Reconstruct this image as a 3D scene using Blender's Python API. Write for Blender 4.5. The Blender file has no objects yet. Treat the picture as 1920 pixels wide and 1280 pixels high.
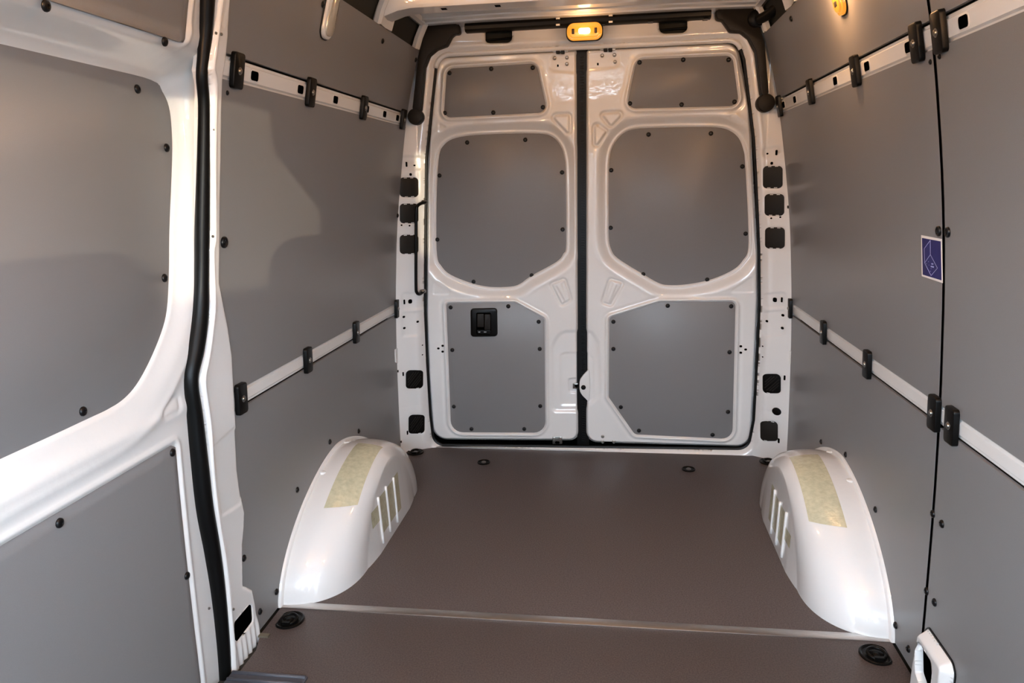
import bpy, math
import numpy as np
from mathutils import Vector, Matrix, Quaternion

# ------------------------------------------------------------------ camera
# van frame: x across (right +), y along the load bay (rear doors at y = 0), z up (load floor z = 0)
CAM = np.array([0.13068, -3.46791, 1.26808])
YAW, PITCH, ROLL, FPX = math.radians(8.0585), math.radians(11.8574), math.radians(-1.3668), 1401.28
S = bpy.context.scene
C = S.collection
def cam_axes():
    cy, sy, cp, sp = math.cos(YAW), math.sin(YAW), math.cos(PITCH), math.sin(PITCH)
    f = np.array([-sy*cp, cy*cp, -sp]); r = np.array([cy, sy, 0.0]); u = np.cross(r, f)
    cr, sr = math.cos(ROLL), math.sin(ROLL)
    return cr*r+sr*u, -sr*r+cr*u, f
CR, CU, CF = cam_axes()
cd = bpy.data.cameras.new('camera'); co = bpy.data.objects.new('camera', cd); C.objects.link(co)
co.matrix_world = Matrix(((CR[0], CU[0], -CF[0], CAM[0]), (CR[1], CU[1], -CF[1], CAM[1]), (CR[2], CU[2], -CF[2], CAM[2]), (0, 0, 0, 1)))
cd.sensor_width = 36.0; cd.lens = FPX/1920*36.0; cd.clip_start = 0.02
S.camera = co

# ------------------------------------------------------------------ world, sun, exposure
S.view_settings.view_transform = 'Standard'; S.view_settings.look = 'None'
S.view_settings.gamma = 1.0; S.view_settings.use_curve_mapping = False
S.view_settings.exposure = 0.43
W = bpy.data.worlds.new('sky'); S.world = W; W.use_nodes = True
bg = W.node_tree.nodes['Background']; bg.inputs[0].default_value = (0.68, 0.84, 1.0, 1); bg.inputs[1].default_value = 29.0
def light(kind, name, loc, energy, color, **kw):
    l = bpy.data.lights.new(name, kind); l.energy = energy; l.color = color
    for k, v in kw.items(): setattr(l, k, v)
    o = bpy.data.objects.new(name, l); o.location = loc; C.objects.link(o); return o
SUN_DIR = Vector((-0.440, 0.898, -0.030))
sun = light('SUN', 'sun', (3, -9, 3), 1.5, (1.0, 0.84, 0.58), angle=math.radians(0.35))
sun.rotation_euler = SUN_DIR.to_track_quat('-Z', 'Y').to_euler()
# the windscreen and cab side windows are sky portals (they steer sampling, they give no light of their own)
p = light('AREA', 'windscreen_portal', (0, -4.54, 1.30), 1.0, (1, 1, 1), shape='RECTANGLE', size=1.80, size_y=1.12)
p.rotation_euler = (math.radians(-55), 0, math.radians(180)); p.data.cycles.is_portal = True
for sx in (-1, 1):
    p = light('AREA', 'cab_window_portal', (sx*0.95, -3.77, 0.73), 1.0, (1, 1, 1), shape='RECTANGLE', size=0.90, size_y=1.86)
    p.rotation_euler = Vector((-sx, 0, 0)).to_track_quat('-Z', 'Y').to_euler(); p.data.cycles.is_portal = True

# ------------------------------------------------------------------ photogrammetry helpers (pixel of the photograph -> point on a real surface)
PROF_Z = [-0.3, 0, .15, .40, .55, .75, 1.0, 1.15, 1.3, 1.5, 1.65, 1.85, 1.95, 2.05]
PROF_X = [.900, .902, .902, .899, .896, .889, .874, .861, .843, .813, .784, .731, .69, .62]
def prof(z):
    z = np.asarray(z, float)
    return (np.interp(z-.05, PROF_Z, PROF_X)+np.interp(z, PROF_Z, PROF_X)+np.interp(z+.05, PROF_Z, PROF_X))/3
def ray(px, py): return CF+CR*((px-960)/FPX)-CU*((py-640)/FPX)
def onY(px, py, Y): d = ray(px, py); return CAM+d*((Y-CAM[1])/d[1])
def onX(px, py, X): d = ray(px, py); return CAM+d*((X-CAM[0])/d[0])
def onZ(px, py, Z=0.0): d = ray(px, py); return CAM+d*((Z-CAM[2])/d[2])
def on_wall(px, py, s, off=0.0):
    P = onX(px, py, s*.88)
    for _ in range(8): P = onX(px, py, s*(float(prof(P[2]))+off))
    return P
def frame_y(x): return -0.035-0.085*np.clip((np.abs(x)-.77)/.13, 0, 1.2)
def on_frame(px, py, off=0.0):
    P = onY(px, py, -.06)
    for _ in range(10): P = onY(px, py, float(frame_y(P[0]))-off)
    return P
def wall_uv(pts, s, off=0.0): return [tuple(on_wall(p[0], p[1], s, off)[[1, 2]])+tuple(p[2:]) for p in pts]
def door_uv(pts, Y=0.0): return [tuple(onY(p[0], p[1], Y)[[0, 2]])+tuple(p[2:]) for p in pts]
def frame_uv(pts): return [tuple(on_frame(p[0], p[1])[[0, 2]])+tuple(p[2:]) for p in pts]
def floor_uv(pts): return [tuple(onZ(p[0], p[1])[[0, 1]])+tuple(p[2:]) for p in pts]
PX = 3.45/FPX                       # metres per pixel at the rear doors
# mappings (u, v, h) -> xyz ; h points into the load bay
def m_wall(s, off=0.0):
    return lambda u, v, h: np.stack([s*(prof(v)+off-h), np.asarray(u, float)+0*h, np.asarray(v, float)+0*h], -1)
def m_door(Y=0.0): return lambda u, v, h: np.stack([u+0*h, Y-h+0*u, v+0*h], -1)
m_frame = lambda u, v, h: np.stack([u+0*h, frame_y(u)-h, v+0*h], -1)
def m_floor(Z=0.0): return lambda u, v, h: np.stack([u+0*h, v+0*h, Z+h+0*u], -1)

# ------------------------------------------------------------------ materials
MATS = {}
def lin(c): return tuple(((x/255)/12.92 if x/255 <= .04045 else ((x/255+.055)/1.055)**2.4) for x in c)
def mat(name, rgb, rough=.5, metal=0.0, coat=0.0, coat_rough=.04, spec=.5, bump=None, var=None, emit=None, trans=0.0, aniso=None):
    m = bpy.data.materials.new(name); m.use_nodes = True; nt = m.node_tree; b = nt.nodes['Principled BSDF']
    col = lin(rgb)
    b.inputs['Base Color'].default_value = (*col, 1); b.inputs['Roughness'].default_value = rough
    b.inputs['Metallic'].default_value = metal; b.inputs['Coat Weight'].default_value = coat
    b.inputs['Coat Roughness'].default_value = coat_rough; b.inputs['Specular IOR Level'].default_value = spec
    b.inputs['Transmission Weight'].default_value = trans
    tc = nt.nodes.new('ShaderNodeTexCoord')
    if var:                                     # (scale, amount, stretch xyz): grain in the colour
        mp = nt.nodes.new('ShaderNodeMapping'); mp.inputs['Scale'].default_value = var[2] if len(var) > 2 else (1, 1, 1)
        nz = nt.nodes.new('ShaderNodeTexNoise'); nz.inputs['Scale'].default_value = var[0]; nz.inputs['Detail'].default_value = 4
        rp = nt.nodes.new('ShaderNodeValToRGB'); a = var[1]
        rp.color_ramp.elements[0].color = tuple(max(0, c*(1-a)) for c in col)+(1,); rp.color_ramp.elements[0].position = .3
        rp.color_ramp.elements[1].color = tuple(min(1, c*(1+a)) for c in col)+(1,); rp.color_ramp.elements[1].position = .7
        nt.links.new(tc.outputs['Object'], mp.inputs[0]); nt.links.new(mp.outputs[0], nz.inputs[0])
        nt.links.new(nz.outputs[0], rp.inputs[0]); nt.links.new(rp.outputs[0], b.inputs['Base Color'])
    if bump:                                    # (scale, strength, distance)
        nz = nt.nodes.new('ShaderNodeTexNoise'); nz.inputs['Scale'].default_value = bump[0]; nz.inputs['Detail'].default_value = 3
        bp = nt.nodes.new('ShaderNodeBump'); bp.inputs['Strength'].default_value = bump[1]; bp.inputs['Distance'].default_value = bump[2]
        nt.links.new(tc.outputs['Object'], nz.inputs[0]); nt.links.new(nz.outputs[0], bp.inputs['Height'])
        nt.links.new(bp.outputs[0], b.inputs['Normal']); nt.links.new(bp.outputs[0], b.inputs['Coat Normal'])
    if emit: b.inputs['Emission Color'].default_value = (*lin(emit[0]), 1); b.inputs['Emission Strength'].default_value = emit[1]
    MATS[name] = m; return m
mat('white_paint', (221, 221, 220), .32, coat=1.0, coat_rough=.03, bump=(26, .14, .004))
mat('white_plain', (222, 222, 220), .35, coat=.5, coat_rough=.1)
mat('grey_laminate', (122, 121, 122), .32, spec=.22, var=(900, .05), bump=(700, .05, .0006))
mat('brown_ply', (84, 75, 73), .55, spec=.35, var=(230, .34), bump=(500, .25, .0008))
mat('black_rubber', (9, 9, 9), .38, spec=.16)
mat('black_plastic', (10, 9.5, 9), .36, spec=.14, bump=(900, .05, .0004))
mat('dark_plastic', (31, 28, 25), .5, spec=.2)
mat('screw_black', (11, 11, 13), .33, spec=.25)
mat('aluminium', (196, 190, 186), .35, metal=1.0, var=(30, .12, (1, 12, 1)))
mat('steel', (150, 148, 144), .35, metal=1.0)
mat('hole_black', (3, 3, 3), .9, spec=.0)
mat('backing_dark', (48, 48, 45), .85, spec=.2)  # dark tone stands for deep shade on white body steel, plus black felt
mat('foil_pad', (190, 187, 160), .22, coat=.8, coat_rough=.08, var=(60, .12), bump=(90, .35, .003))
mat('sticker_white', (236, 232, 228), .35)
mat('sticker_blue', (30, 29, 98), .4, spec=.2, var=(14, .15))
mat('sticker_line', (175, 180, 225), .4)
mat('step_grey', (70, 72, 80), .45)
mat('cab_trim', (150, 150, 148), .8, spec=.2)
mat('seat_cloth', (48, 48, 52), .9, spec=.2, var=(300, .3))
mat('lens_amber', (150, 78, 22), .15, coat=.3, emit=((255, 168, 56), .62))
mat('lens_hot', (255, 230, 180), .3, emit=((255, 222, 140), 6.0))
mat('lens_clear', (176, 172, 158), .12, coat=1.0)
mat('asphalt', (88, 86, 84), .9, spec=.2, var=(40, .2))
mat('light_block_brick', (92, 82, 74), .9, spec=.2, var=(6, .3))
mat('tan_metal', (96, 90, 76), .6)

# ------------------------------------------------------------------ objects
def tag(o, label=None, cat=None, group=None, kind=None):
    if label: o['label'] = label
    if cat: o['category'] = cat
    if group: o['group'] = group
    if kind: o['kind'] = kind
    return o
def link(name, me, parent=None, m=None):
    if m is not None and not me.materials: me.materials.append(MATS[m])
    o = bpy.data.objects.new(name, me); C.objects.link(o)
    if parent is not None: o.parent = parent; o.matrix_parent_inverse = world_of(parent).inverted()
    return o
def world_of(o):
    mtx = o.matrix_basis.copy()
    if o.parent is not None: mtx = world_of(o.parent) @ o.matrix_parent_inverse @ mtx
    return mtx
def empty(name, loc):
    o = bpy.data.objects.new(name, None); o.location = tuple(float(c) for c in loc); o.empty_display_size = .05; C.objects.link(o); return o
def build(verts, faces, smooth=True):
    me = bpy.data.meshes.new('mesh')
    v = np.asarray(verts, np.float32).reshape(-1, 3)
    if isinstance(faces, np.ndarray):
        n, k = faces.shape
        me.vertices.add(len(v)); me.vertices.foreach_set('co', v.ravel())
        me.loops.add(n*k); me.loops.foreach_set('vertex_index', faces.ravel().astype(np.int32))
        me.polygons.add(n); me.polygons.foreach_set('loop_start', np.arange(0, n*k, k, dtype=np.int32))
        me.update(calc_edges=True)
    else:
        me.from_pydata([tuple(map(float, q)) for q in v], [], faces); me.update()
    if smooth is True: me.polygons.foreach_set('use_smooth', np.ones(len(me.polygons), bool))
    return me
class MB:
    """collects shapes of one part"""
    def __init__(s): s.v = []; s.f = []
    def add(s, v, f):
        o = len(s.v); s.v += [tuple(map(float, q)) for q in v]; s.f += [tuple(i+o for i in q) for q in f]; return s
    def box(s, a, b):
        x0, y0, z0 = a; x1, y1, z1 = b
        return s.add([(x0,y0,z0),(x1,y0,z0),(x1,y1,z0),(x0,y1,z0),(x0,y0,z1),(x1,y0,z1),(x1,y1,z1),(x0,y1,z1)],
                     [(0,3,2,1),(4,5,6,7),(0,1,5,4),(1,2,6,5),(2,3,7,6),(3,0,4,7)])
    def prism(s, poly, mapf, h0, h1, bev=0.0):
        """outline in (u,v) raised from h0 to h1, optional bevel of the top rim"""
        P = np.asarray(poly, float)[:, :2]; n = len(P)
        rings = [(P, h0), (P, h1-bev)] if bev else [(P, h0), (P, h1)]
        if bev:
            rings += [(inset(P, bev*.3), h1-bev*.3), (inset(P, bev), h1)]
        vs = []; fs = []
        for Q, h in rings: vs += list(mapf(Q[:, 0], Q[:, 1], np.full(n, float(h))))
        for k in range(len(rings)-1):
            for i in range(n):
                j = (i+1) % n; fs.append((k*n+i, k*n+j, (k+1)*n+j, (k+1)*n+i))
        fs.append(tuple(range((len(rings)-1)*n, len(rings)*n)))
        fs.append(tuple(range(n-1, -1, -1)))
        return s.add(vs, fs)
    def tube(s, pts, r, seg=10, squash=None, cap=True):
        P = np.asarray(pts, float); n = len(P); R = np.full(n, r) if np.isscalar(r) else np.asarray(r, float)
        T = np.gradient(P, axis=0); T /= np.linalg.norm(T, axis=1)[:, None]
        a = np.array([0, 0, 1.0]) if abs(T[0][2]) < .9 else np.array([1.0, 0, 0])
        N = np.cross(T[0], a); N /= np.linalg.norm(N); vs = []
        for i in range(n):
            N = N-T[i]*(N@T[i]); N /= np.linalg.norm(N); B = np.cross(T[i], N)
            for k in range(seg):
                t = 2*math.pi*k/seg; vs.append(P[i]+R[i]*(math.cos(t)*N+math.sin(t)*B))
        fs = [(i*seg+k, i*seg+(k+1) % seg, (i+1)*seg+(k+1) % seg, (i+1)*seg+k) for i in range(n-1) for k in range(seg)]
        if cap: fs += [tuple(range(seg-1, -1, -1)), tuple(range((n-1)*seg, n*seg))]
        return s.add(vs, fs)
    def lathe(s, prof_rz, seg=16, M=None):
        vs = []; fs = []; n = len(prof_rz)
        for r, z in prof_rz:
            for k in range(seg):
                t = 2*math.pi*k/seg; q = Vector((r*math.cos(t), r*math.sin(t), z)); vs.append(tuple(M @ q if M else q))
        for i in range(n-1):
            for k in range(seg): fs.append((i*seg+k, i*seg+(k+1) % seg, (i+1)*seg+(k+1) % seg, (i+1)*seg+k))
        fs.append(tuple(range((n-1)*seg, n*seg))); fs.append(tuple(range(seg-1, -1, -1)))
        return s.add(vs, fs)
    def mesh(s, smooth=False):
        me = build(s.v, s.f, smooth)
        import bmesh
        bm = bmesh.new(); bm.from_mesh(me); bmesh.ops.recalc_face_normals(bm, faces=bm.faces)
        if smooth == 'auto':
            for f in bm.faces: f.smooth = True
            for e in bm.edges:
                if len(e.link_faces) == 2 and e.calc_face_angle(0) > math.radians(40): e.smooth = False
        bm.to_mesh(me); bm.free(); return me
    def obj(s, name, m, parent=None, smooth='auto'): return link(name, s.mesh(smooth), parent, m)
def inset(P, d):
    """move a closed outline inwards by d"""
    a = np.roll(P, 1, 0); b = np.roll(P, -1, 0); t1 = P-a; t2 = b-P
    t1 /= np.linalg.norm(t1, axis=1)[:, None]+1e-12; t2 /= np.linalg.norm(t2, axis=1)[:, None]+1e-12
    area = np.sum(P[:, 0]*b[:, 1]-b[:, 0]*P[:, 1]); sg = 1.0 if area > 0 else -1.0
    nrm = np.stack([-(t1+t2)[:, 1], (t1+t2)[:, 0]], -1)*sg; nrm /= np.linalg.norm(nrm, axis=1)[:, None]+1e-12
    return P+nrm*d
def rpoly(pts, r=None, seg=6):
    """polygon with rounded corners; pts (x, y[, radius])"""
    n = len(pts); out = []
    for i in range(n):
        p = np.array(pts[i][:2], float); a = np.array(pts[i-1][:2], float); b = np.array(pts[(i+1) % n][:2], float)
        rr = pts[i][2] if len(pts[i]) > 2 else (r or 0)
        u = a-p; w = b-p; lu = np.linalg.norm(u); lw = np.linalg.norm(w); u /= lu; w /= lw
        ang = math.acos(max(-1, min(1, float(u@w))))
        if rr <= 0 or ang > 3.1: out.append(p); continue
        t = min(rr/math.tan(ang/2), lu*.48, lw*.48); rr = t*math.tan(ang/2)
        c = p+(u+w)/np.linalg.norm(u+w)*(rr/math.sin(ang/2)); s0 = p+u*t-c; s1 = p+w*t-c
        a0 = math.atan2(s0[1], s0[0]); da = (math.atan2(s1[1], s1[0])-a0+math.pi) % (2*math.pi)-math.pi
        out += [c+rr*np.array([math.cos(a0+da*k/seg), math.sin(a0+da*k/seg)]) for k in range(seg+1)]
    return np.array(out)
def catmull(pts, sub=4, closed=True):
    P = np.array([p[:2] for p in pts] if len(pts[0]) == 2 else pts, float); n = len(P); out = []
    rng = range(n) if closed else range(n-1)
    for i in rng:
        g = (lambda k: P[k % n]) if closed else (lambda k: P[min(max(k, 0), n-1)])
        p0, p1, p2, p3 = g(i-1), g(i), g(i+1), g(i+2)
        for k in range(sub):
            t = k/sub; out.append(.5*((2*p1)+(p2-p0)*t+(2*p0-5*p1+4*p2-p3)*t*t+(3*p1-p0-3*p2+p3)*t**3))
    if not closed: out.append(P[-1])
    return np.array(out)
def circle(c, r, n=20): return [(c[0]+r*math.cos(2*math.pi*k/n), c[1]+r*math.sin(2*math.pi*k/n)) for k in range(n)]
def sdf(U, V, poly, margin=.12):
    """signed distance to a closed outline (negative inside), exact near it"""
    out = np.full(U.shape, margin); lo = poly.min(0)-margin; hi = poly.max(0)+margin
    m = (U > lo[0]) & (U < hi[0]) & (V > lo[1]) & (V < hi[1]); x = U[m]; y = V[m]
    d = np.full(x.shape, 1e9); ins = np.zeros(x.shape, bool); n = len(poly)
    for i in range(n):
        a = poly[i]; b = poly[(i+1) % n]; e = b-a; L = e@e
        if L < 1e-14: continue
        t = np.clip(((x-a[0])*e[0]+(y-a[1])*e[1])/L, 0, 1)
        d = np.minimum(d, (x-a[0]-t*e[0])**2+(y-a[1]-t*e[1])**2)
        if a[1] != b[1]: ins ^= ((a[1] > y) != (b[1] > y)) & (x < (b[0]-a[0])*(y-a[1])/(b[1]-a[1])+a[0])
    d = np.sqrt(d); out[m] = np.where(ins, -d, d); return out
def sstep(x, a, b): t = np.clip((x-a)/(b-a), 0, 1); return t*t*(3-2*t)
def gauss(x, w): return np.exp(-(x/w)**2)
def sheet(name, box, res, dom, hgt, mapf, m, parent=None, skirt=.02):
    """pressed sheet metal: a grid trimmed to an outline, with relief, and a turned-back edge"""
    u = np.arange(box[0], box[1]+res, res); v = np.arange(box[2], box[3]+res, res)
    U, V = np.meshgrid(u, v, indexing='ij'); sh = U.shape; U = U.ravel().copy(); V = V.ravel().copy()
    d = dom(U, V)
    for _ in range(2):
        k = np.abs(d) < .72*res if _ == 0 else k
        e = res*.25; gu = (dom(U[k]+e, V[k])-dom(U[k]-e, V[k]))/(2*e); gv = (dom(U[k], V[k]+e)-dom(U[k], V[k]-e))/(2*e)
        L = np.maximum(gu*gu+gv*gv, .25); U[k] -= d[k]*gu/L; V[k] -= d[k]*gv/L; d = dom(U, V)
    ok = (d < res*.2).reshape(sh); idx = np.arange(U.size).reshape(sh)
    cell = ok[:-1, :-1] & ok[1:, :-1] & ok[1:, 1:] & ok[:-1, 1:]
    F = np.stack([idx[:-1, :-1][cell], idx[1:, :-1][cell], idx[1:, 1:][cell], idx[:-1, 1:][cell]], -1)
    used = np.unique(F); re = np.full(U.size, -1); re[used] = np.arange(len(used)); F = re[F]; U = U[used]; V = V[used]
    H = hgt(U, V); P = mapf(U, V, H)
    if skirt:                                    # turned edge
        E = np.concatenate([F[:, [0, 1]], F[:, [1, 2]], F[:, [2, 3]], F[:, [3, 0]]]); K = np.sort(E, 1)
        key = K[:, 0].astype(np.int64)*(len(U)+1)+K[:, 1]; _, inv, cnt = np.unique(key, return_inverse=True, return_counts=True)
        B = E[cnt[inv] == 1]; bv = np.unique(B); mp = np.full(len(U), -1); mp[bv] = np.arange(len(bv))+len(U)
        P = np.concatenate([P, mapf(U[bv], V[bv], H[bv]-skirt)])
        F = np.concatenate([F, np.stack([B[:, 1], B[:, 0], mp[B[:, 0]], mp[B[:, 1]]], -1)])
    me = build(P, F); return link(name, me, parent, m)
def place(P, n, up=(0, 0, 1)):
    """matrix with local z along n"""
    z = Vector(n).normalized(); y = Vector(up); x = y.cross(z)
    if x.length < 1e-4: x = Vector((1, 0, 0))
    x.normalize(); y = z.cross(x)
    return Matrix(((x.x, y.x, z.x, P[0]), (x.y, y.y, z.y, P[1]), (x.z, y.z, z.z, P[2]), (0, 0, 0, 1)))
def put(name, me, M, parent, m=None):
    o = bpy.data.objects.new(name, me); C.objects.link(o)
    if m and not me.materials: me.materials.append(MATS[m])
    if parent is not None: o.parent = parent; o.matrix_parent_inverse = world_of(parent).inverted()
    o.matrix_basis = M; return o
def wall_n(z, s):
    dz = (float(prof(z+.02))-float(prof(z-.02)))/.04
    return Vector((-s, 0, s*0+dz)).normalized()

# shared small meshes
_b = MB().lathe([(.0100, 0), (.0100, .0018), (.0092, .0036), (.0070, .0052), (.0042, .0058), (.0036, .0040), (.0012, .0038)], 14)
SCREW = _b.mesh('auto'); SCREW.materials.append(MATS['screw_black'])
_b = MB().lathe([(.0150, 0), (.0150, .0040), (.0135, .0060), (.0100, .0066), (.0085, .0050), (.0060, .0045), (.0055, .0060), (.0030, .0070)], 18)
SCREW_BIG = _b.mesh('auto'); SCREW_BIG.materials.append(MATS['screw_black'])
_b = MB().lathe([(.0036, 0), (.0036, .0030), (.0024, .0042), (.0010, .0045)], 10)
PIN = _b.mesh('auto'); PIN.materials.append(MATS['steel'])
_b = MB().lathe([(.0085, 0), (.0085, .003), (.0060, .004), (.0060, .008), (.0045, .009), (.002, .0085)], 12)
BOLT = _b.mesh('auto'); BOLT.materials.append(MATS['steel'])

# ================================================================== STRUCTURE
# ---- load floor
fl = empty('floor', (0, -1.7, 0)); tag(fl, 'dark brown phenolic plywood load floor of the van', 'floor', kind='structure')
strip_y = (onZ(1100, 1160)[1]+onZ(1100, 1171)[1])/2
def board(poly, z=0.0, nm='floor_board'):
    return MB().prism(poly, m_floor(z), -.018, 0, .0012).obj(nm, 'brown_ply', fl)
board([(-.895, strip_y+.004), (.895, strip_y+.004), (.900, -.115), (.775, -.012), (-.775, -.012), (-.900, -.115)])
board([(-.870, -3.2), (.895, -3.2), (.895, strip_y-.004), (-.895, strip_y-.004), (-.893, -1.63), (-.870, -1.70)])
MB().box((-.92, -5.3, -.06), (.92, .06, -.019)).obj('subfloor', 'backing_dark', fl)
t1 = MB().prism([(-.892, strip_y-.017), (.892, strip_y-.017), (.892, strip_y+.017), (-.892, strip_y+.017)], m_floor(), -.002, .0022, .001).obj('trim_1', 'aluminium')
tag(t1, 'thin aluminium joint strip across the brown floor in front of the wheel arches', 'trim', kind='structure')
t2 = MB().prism([(-.775, -.030), (.775, -.030), (.775, .004), (-.775, .004)], m_floor(), -.02, .0035, .001).obj('trim_2', 'aluminium')
tag(t2, 'pale metal sill strip along the floor edge below the rear doors', 'trim', kind='structure')
for k in range(9):
    x = -.70+k*.175; put('screw', PIN, place((x, -.014, .003), (0, 0, 1), (0, 1, 0)) @ Matrix.Scale(.8, 4), t2)

# ---- side walls: outer skin with lining boards
RAIL_U = (1.532, 1.586); RAIL_L = (.688, .736)
def wall_skin(name, s, y0, y1, label):
    zs = np.linspace(-.06, 1.98, 60); v = []; f = []
    for z in zs:
        for y in (y0, y1): v.append((s*(float(prof(z))+.035), y, z))
    for i in range(len(zs)-1): f.append((2*i, 2*i+1, 2*i+3, 2*i+2))
    n = len(v); v += [(q[0]+s*.02, q[1], q[2]) for q in v]
    f += [tuple(n+k for k in reversed(q)) for q in f]
    o = MB().add(v, f).obj(name, 'backing_dark'); return tag(o, label, 'wall', kind='structure')
wl = wall_skin('wall_left', -1, -1.69, .05, 'left van side wall behind the sliding door, lined with grey boards')
wr = wall_skin('wall_right', 1, -3.17, .05, 'right van side wall lined with grey boards and two white rails')
def lining(s, y0, y1, z0, z1, parent, label=None):
    mp = m_wall(s); n = max(2, int((z1-z0)/.02)); zs = np.linspace(z0, z1, n+1)
    v = []; f = []
    for z in zs: v += [tuple(mp(y, z, 0.0)) for y in (y0, y1)]
    for i in range(n): f.append((2*i, 2*i+1, 2*i+3, 2*i+2))
    rim = [(y0, z) for z in zs]+[(y1, z) for z in zs[::-1]]; k = len(rim); o = len(v)
    for h in (0.0, -.009): v += [tuple(mp(y, z, h)) for y, z in rim]
    for i in range(k): j = (i+1) % k; f.append((o+i, o+j, o+k+j, o+k+i))
    p = MB().add(v, f).obj('lining_board', 'grey_laminate', parent, smooth='auto')
    if label: p['label'] = label
    return p
L = {}
for s, par, segs in ((-1, wl, [(-1.70, -.085)]), (1, wr, [(-1.646, -.085), (-3.17, -1.662)])):
    for q, (y0, y1) in enumerate(segs):
        for k, (z0, z1) in enumerate([(0.002, RAIL_L[0]-.006), (RAIL_L[1], RAIL_U[0]), (RAIL_U[1]+.006, 1.85)]):
            L[s, q, k] = lining(s, y0, y1, z0, z1, par)
def wall_screw(px, py, s, me=SCREW, sc=1.0):
    P = on_wall(px, py, s); q = 0 if (s < 0 or P[1] > -1.656) else 1
    k = 0 if P[2] < .71 else (1 if P[2] < 1.56 else 2)
    n = wall_n(P[2], s); put('screw', me, place(P, n) @ Matrix.Scale(sc, 4), L[s, q, k])
for px, py in [(717, 77), (605, 8), (672, 808), (618, 828), (557, 918), (518, 1109), (487, 1146), (457, 1046), (746, 695), (749, 752), (752, 827), (745, 404), (779, 112)]:
    wall_screw(px, py, -1)
wall_screw(419, 454, -1, SCREW_BIG)
for px, py in [(1484, 35), (1540, 828), (1586, 852), (1642, 955), (1680, 1172), (1704, 1216), (1750, 963), (1767, 982), (1738, 1108), (1753, 1129), (1478, 388), (1477, 695), (1473, 753), (1471, 842)]:
    wall_screw(px, py, 1)
wall_screw(1761, 433, 1, SCREW_BIG, .8); wall_screw(1778, 435, 1, SCREW_BIG, .8)
wall_screw(1745, 116, 1, SCREW, .6); wall_screw(1762, 106, 1, SCREW, .6); wall_screw(426, 174, -1, SCREW, .6)
# dark felt strip behind the board joint of the right wall
zs = np.linspace(.0, 1.86, 30)
MB().add([(float(prof(z))+.007, y, z) for z in zs for y in (-1.68, -1.63)], [(2*i, 2*i+1, 2*i+3, 2*i+2) for i in range(29)]).obj('joint_backing', 'hole_black', wr)

MB().add([(float(prof(z))+o_, y, z) for z in zs for y, o_ in ((-1.6465, .0005), (-1.6585, .0005))], [(2*i, 2*i+1, 2*i+3, 2*i+2) for i in range(29)]).obj('joint_strip', 'hole_black', wr)
# ---- white pillar between sliding door and left wall
pr_edge = [(430, -12), (429, 0), (425, 70), (421, 113), (415, 150), (412, 300), (410, 440), (409, 530), (415, 562), (425, 612), (433, 668), (437, 740), (440, 800), (444, 880), (451, 935), (456, 960), (455, 990), (452, 1020), (453, 1098), (460, 1100), (471, 1106), (476, 1130), (484, 1188), (488, 1194), (470, 1222), (455, 1246), (448, 1282)]
pl_edge = [(430, 1282), (427, 1213), (413, 1068), (400, 991), (388, 890), (382, 800), (371, 716), (379, 668), (388, 600), (390, 561), (387, 470), (391, 430), (391, 220), (392, 158), (387, 130), (392, 86), (398, 40), (403, 0), (403, -12)]
pil = np.array(wall_uv(pr_edge+pl_edge, -1)); pil_in = np.array(wall_uv(pr_edge, -1)); lipc = catmull([tuple(q) for q in wall_uv(pl_edge, -1)], 4, False)
recess1 = rpoly(wall_uv([(396, 835), (436, 800), (441, 805), (451, 930), (448, 945), (412, 968)], -1), .006)
recess2 = rpoly(wall_uv([(410, 0), (404, 42), (416, 55), (424, 10), (426, -8), (410, -8)], -1), .006)
hole_l = rpoly(wall_uv([(438, 1166), (466, 1133), (472, 1134), (474, 1164), (445, 1203), (437, 1198)], -1, -.004), .008)
def line_d(U, V, pts, margin=.1):
    d = np.full(U.shape, margin**2)
    for a, b in zip(pts[:-1], pts[1:]):
        e = b-a; t = np.clip(((U-a[0])*e[0]+(V-a[1])*e[1])/max(e@e, 1e-12), 0, 1)
        d = np.minimum(d, (U-a[0]-t*e[0])**2+(V-a[1]-t*e[1])**2)
    return np.sqrt(d)
def h_pillar(U, V):
    h = .006+.009*gauss(line_d(U, V, lipc)-.012, .009)-.010*gauss(line_d(U, V, lipc), .006)
    h -= .004*gauss(sdf(U, V, pil), .004)
    for r in (recess1, recess2): h -= .003*sstep(-sdf(U, V, r), -.002, .005)
    h += .005*np.where(V < .075, np.sin((U+1.62)*2*math.pi/.052)**2*sstep(-V, -.075, -.03), 0)
    return h
t3 = sheet('trim_3', (pil[:, 0].min()-.01, pil[:, 0].max()+.01, -.2, 1.75), .004, lambda U, V: np.maximum(sdf(U, V, pil), -sdf(U, V, hole_l)), h_pillar, m_wall(-1), 'white_paint', None, .03)
tag(t3, 'white painted steel pillar between the sliding door seal and the left grey boards', 'pillar', kind='structure')
MB().prism(inset(hole_l, -.008), m_wall(-1), .0005, .002).obj('hole_backing', 'hole_black', t3)
for px, py in [(398, 443), (391, 1176-36), (400, 243), (404, 62), (414, 64), (437, 1142)]:
    P = on_wall(px, py, -1, -.007); put('hole', PIN, place(P, wall_n(P[2], -1)), t3)
P = on_wall(493, 1198, -1, -.02); MB().box((P[0]-.01, P[1]-.008, .0), (P[0]+.020, P[1]+.008, .005)).obj('tab', 'tan_metal', t3)

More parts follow.
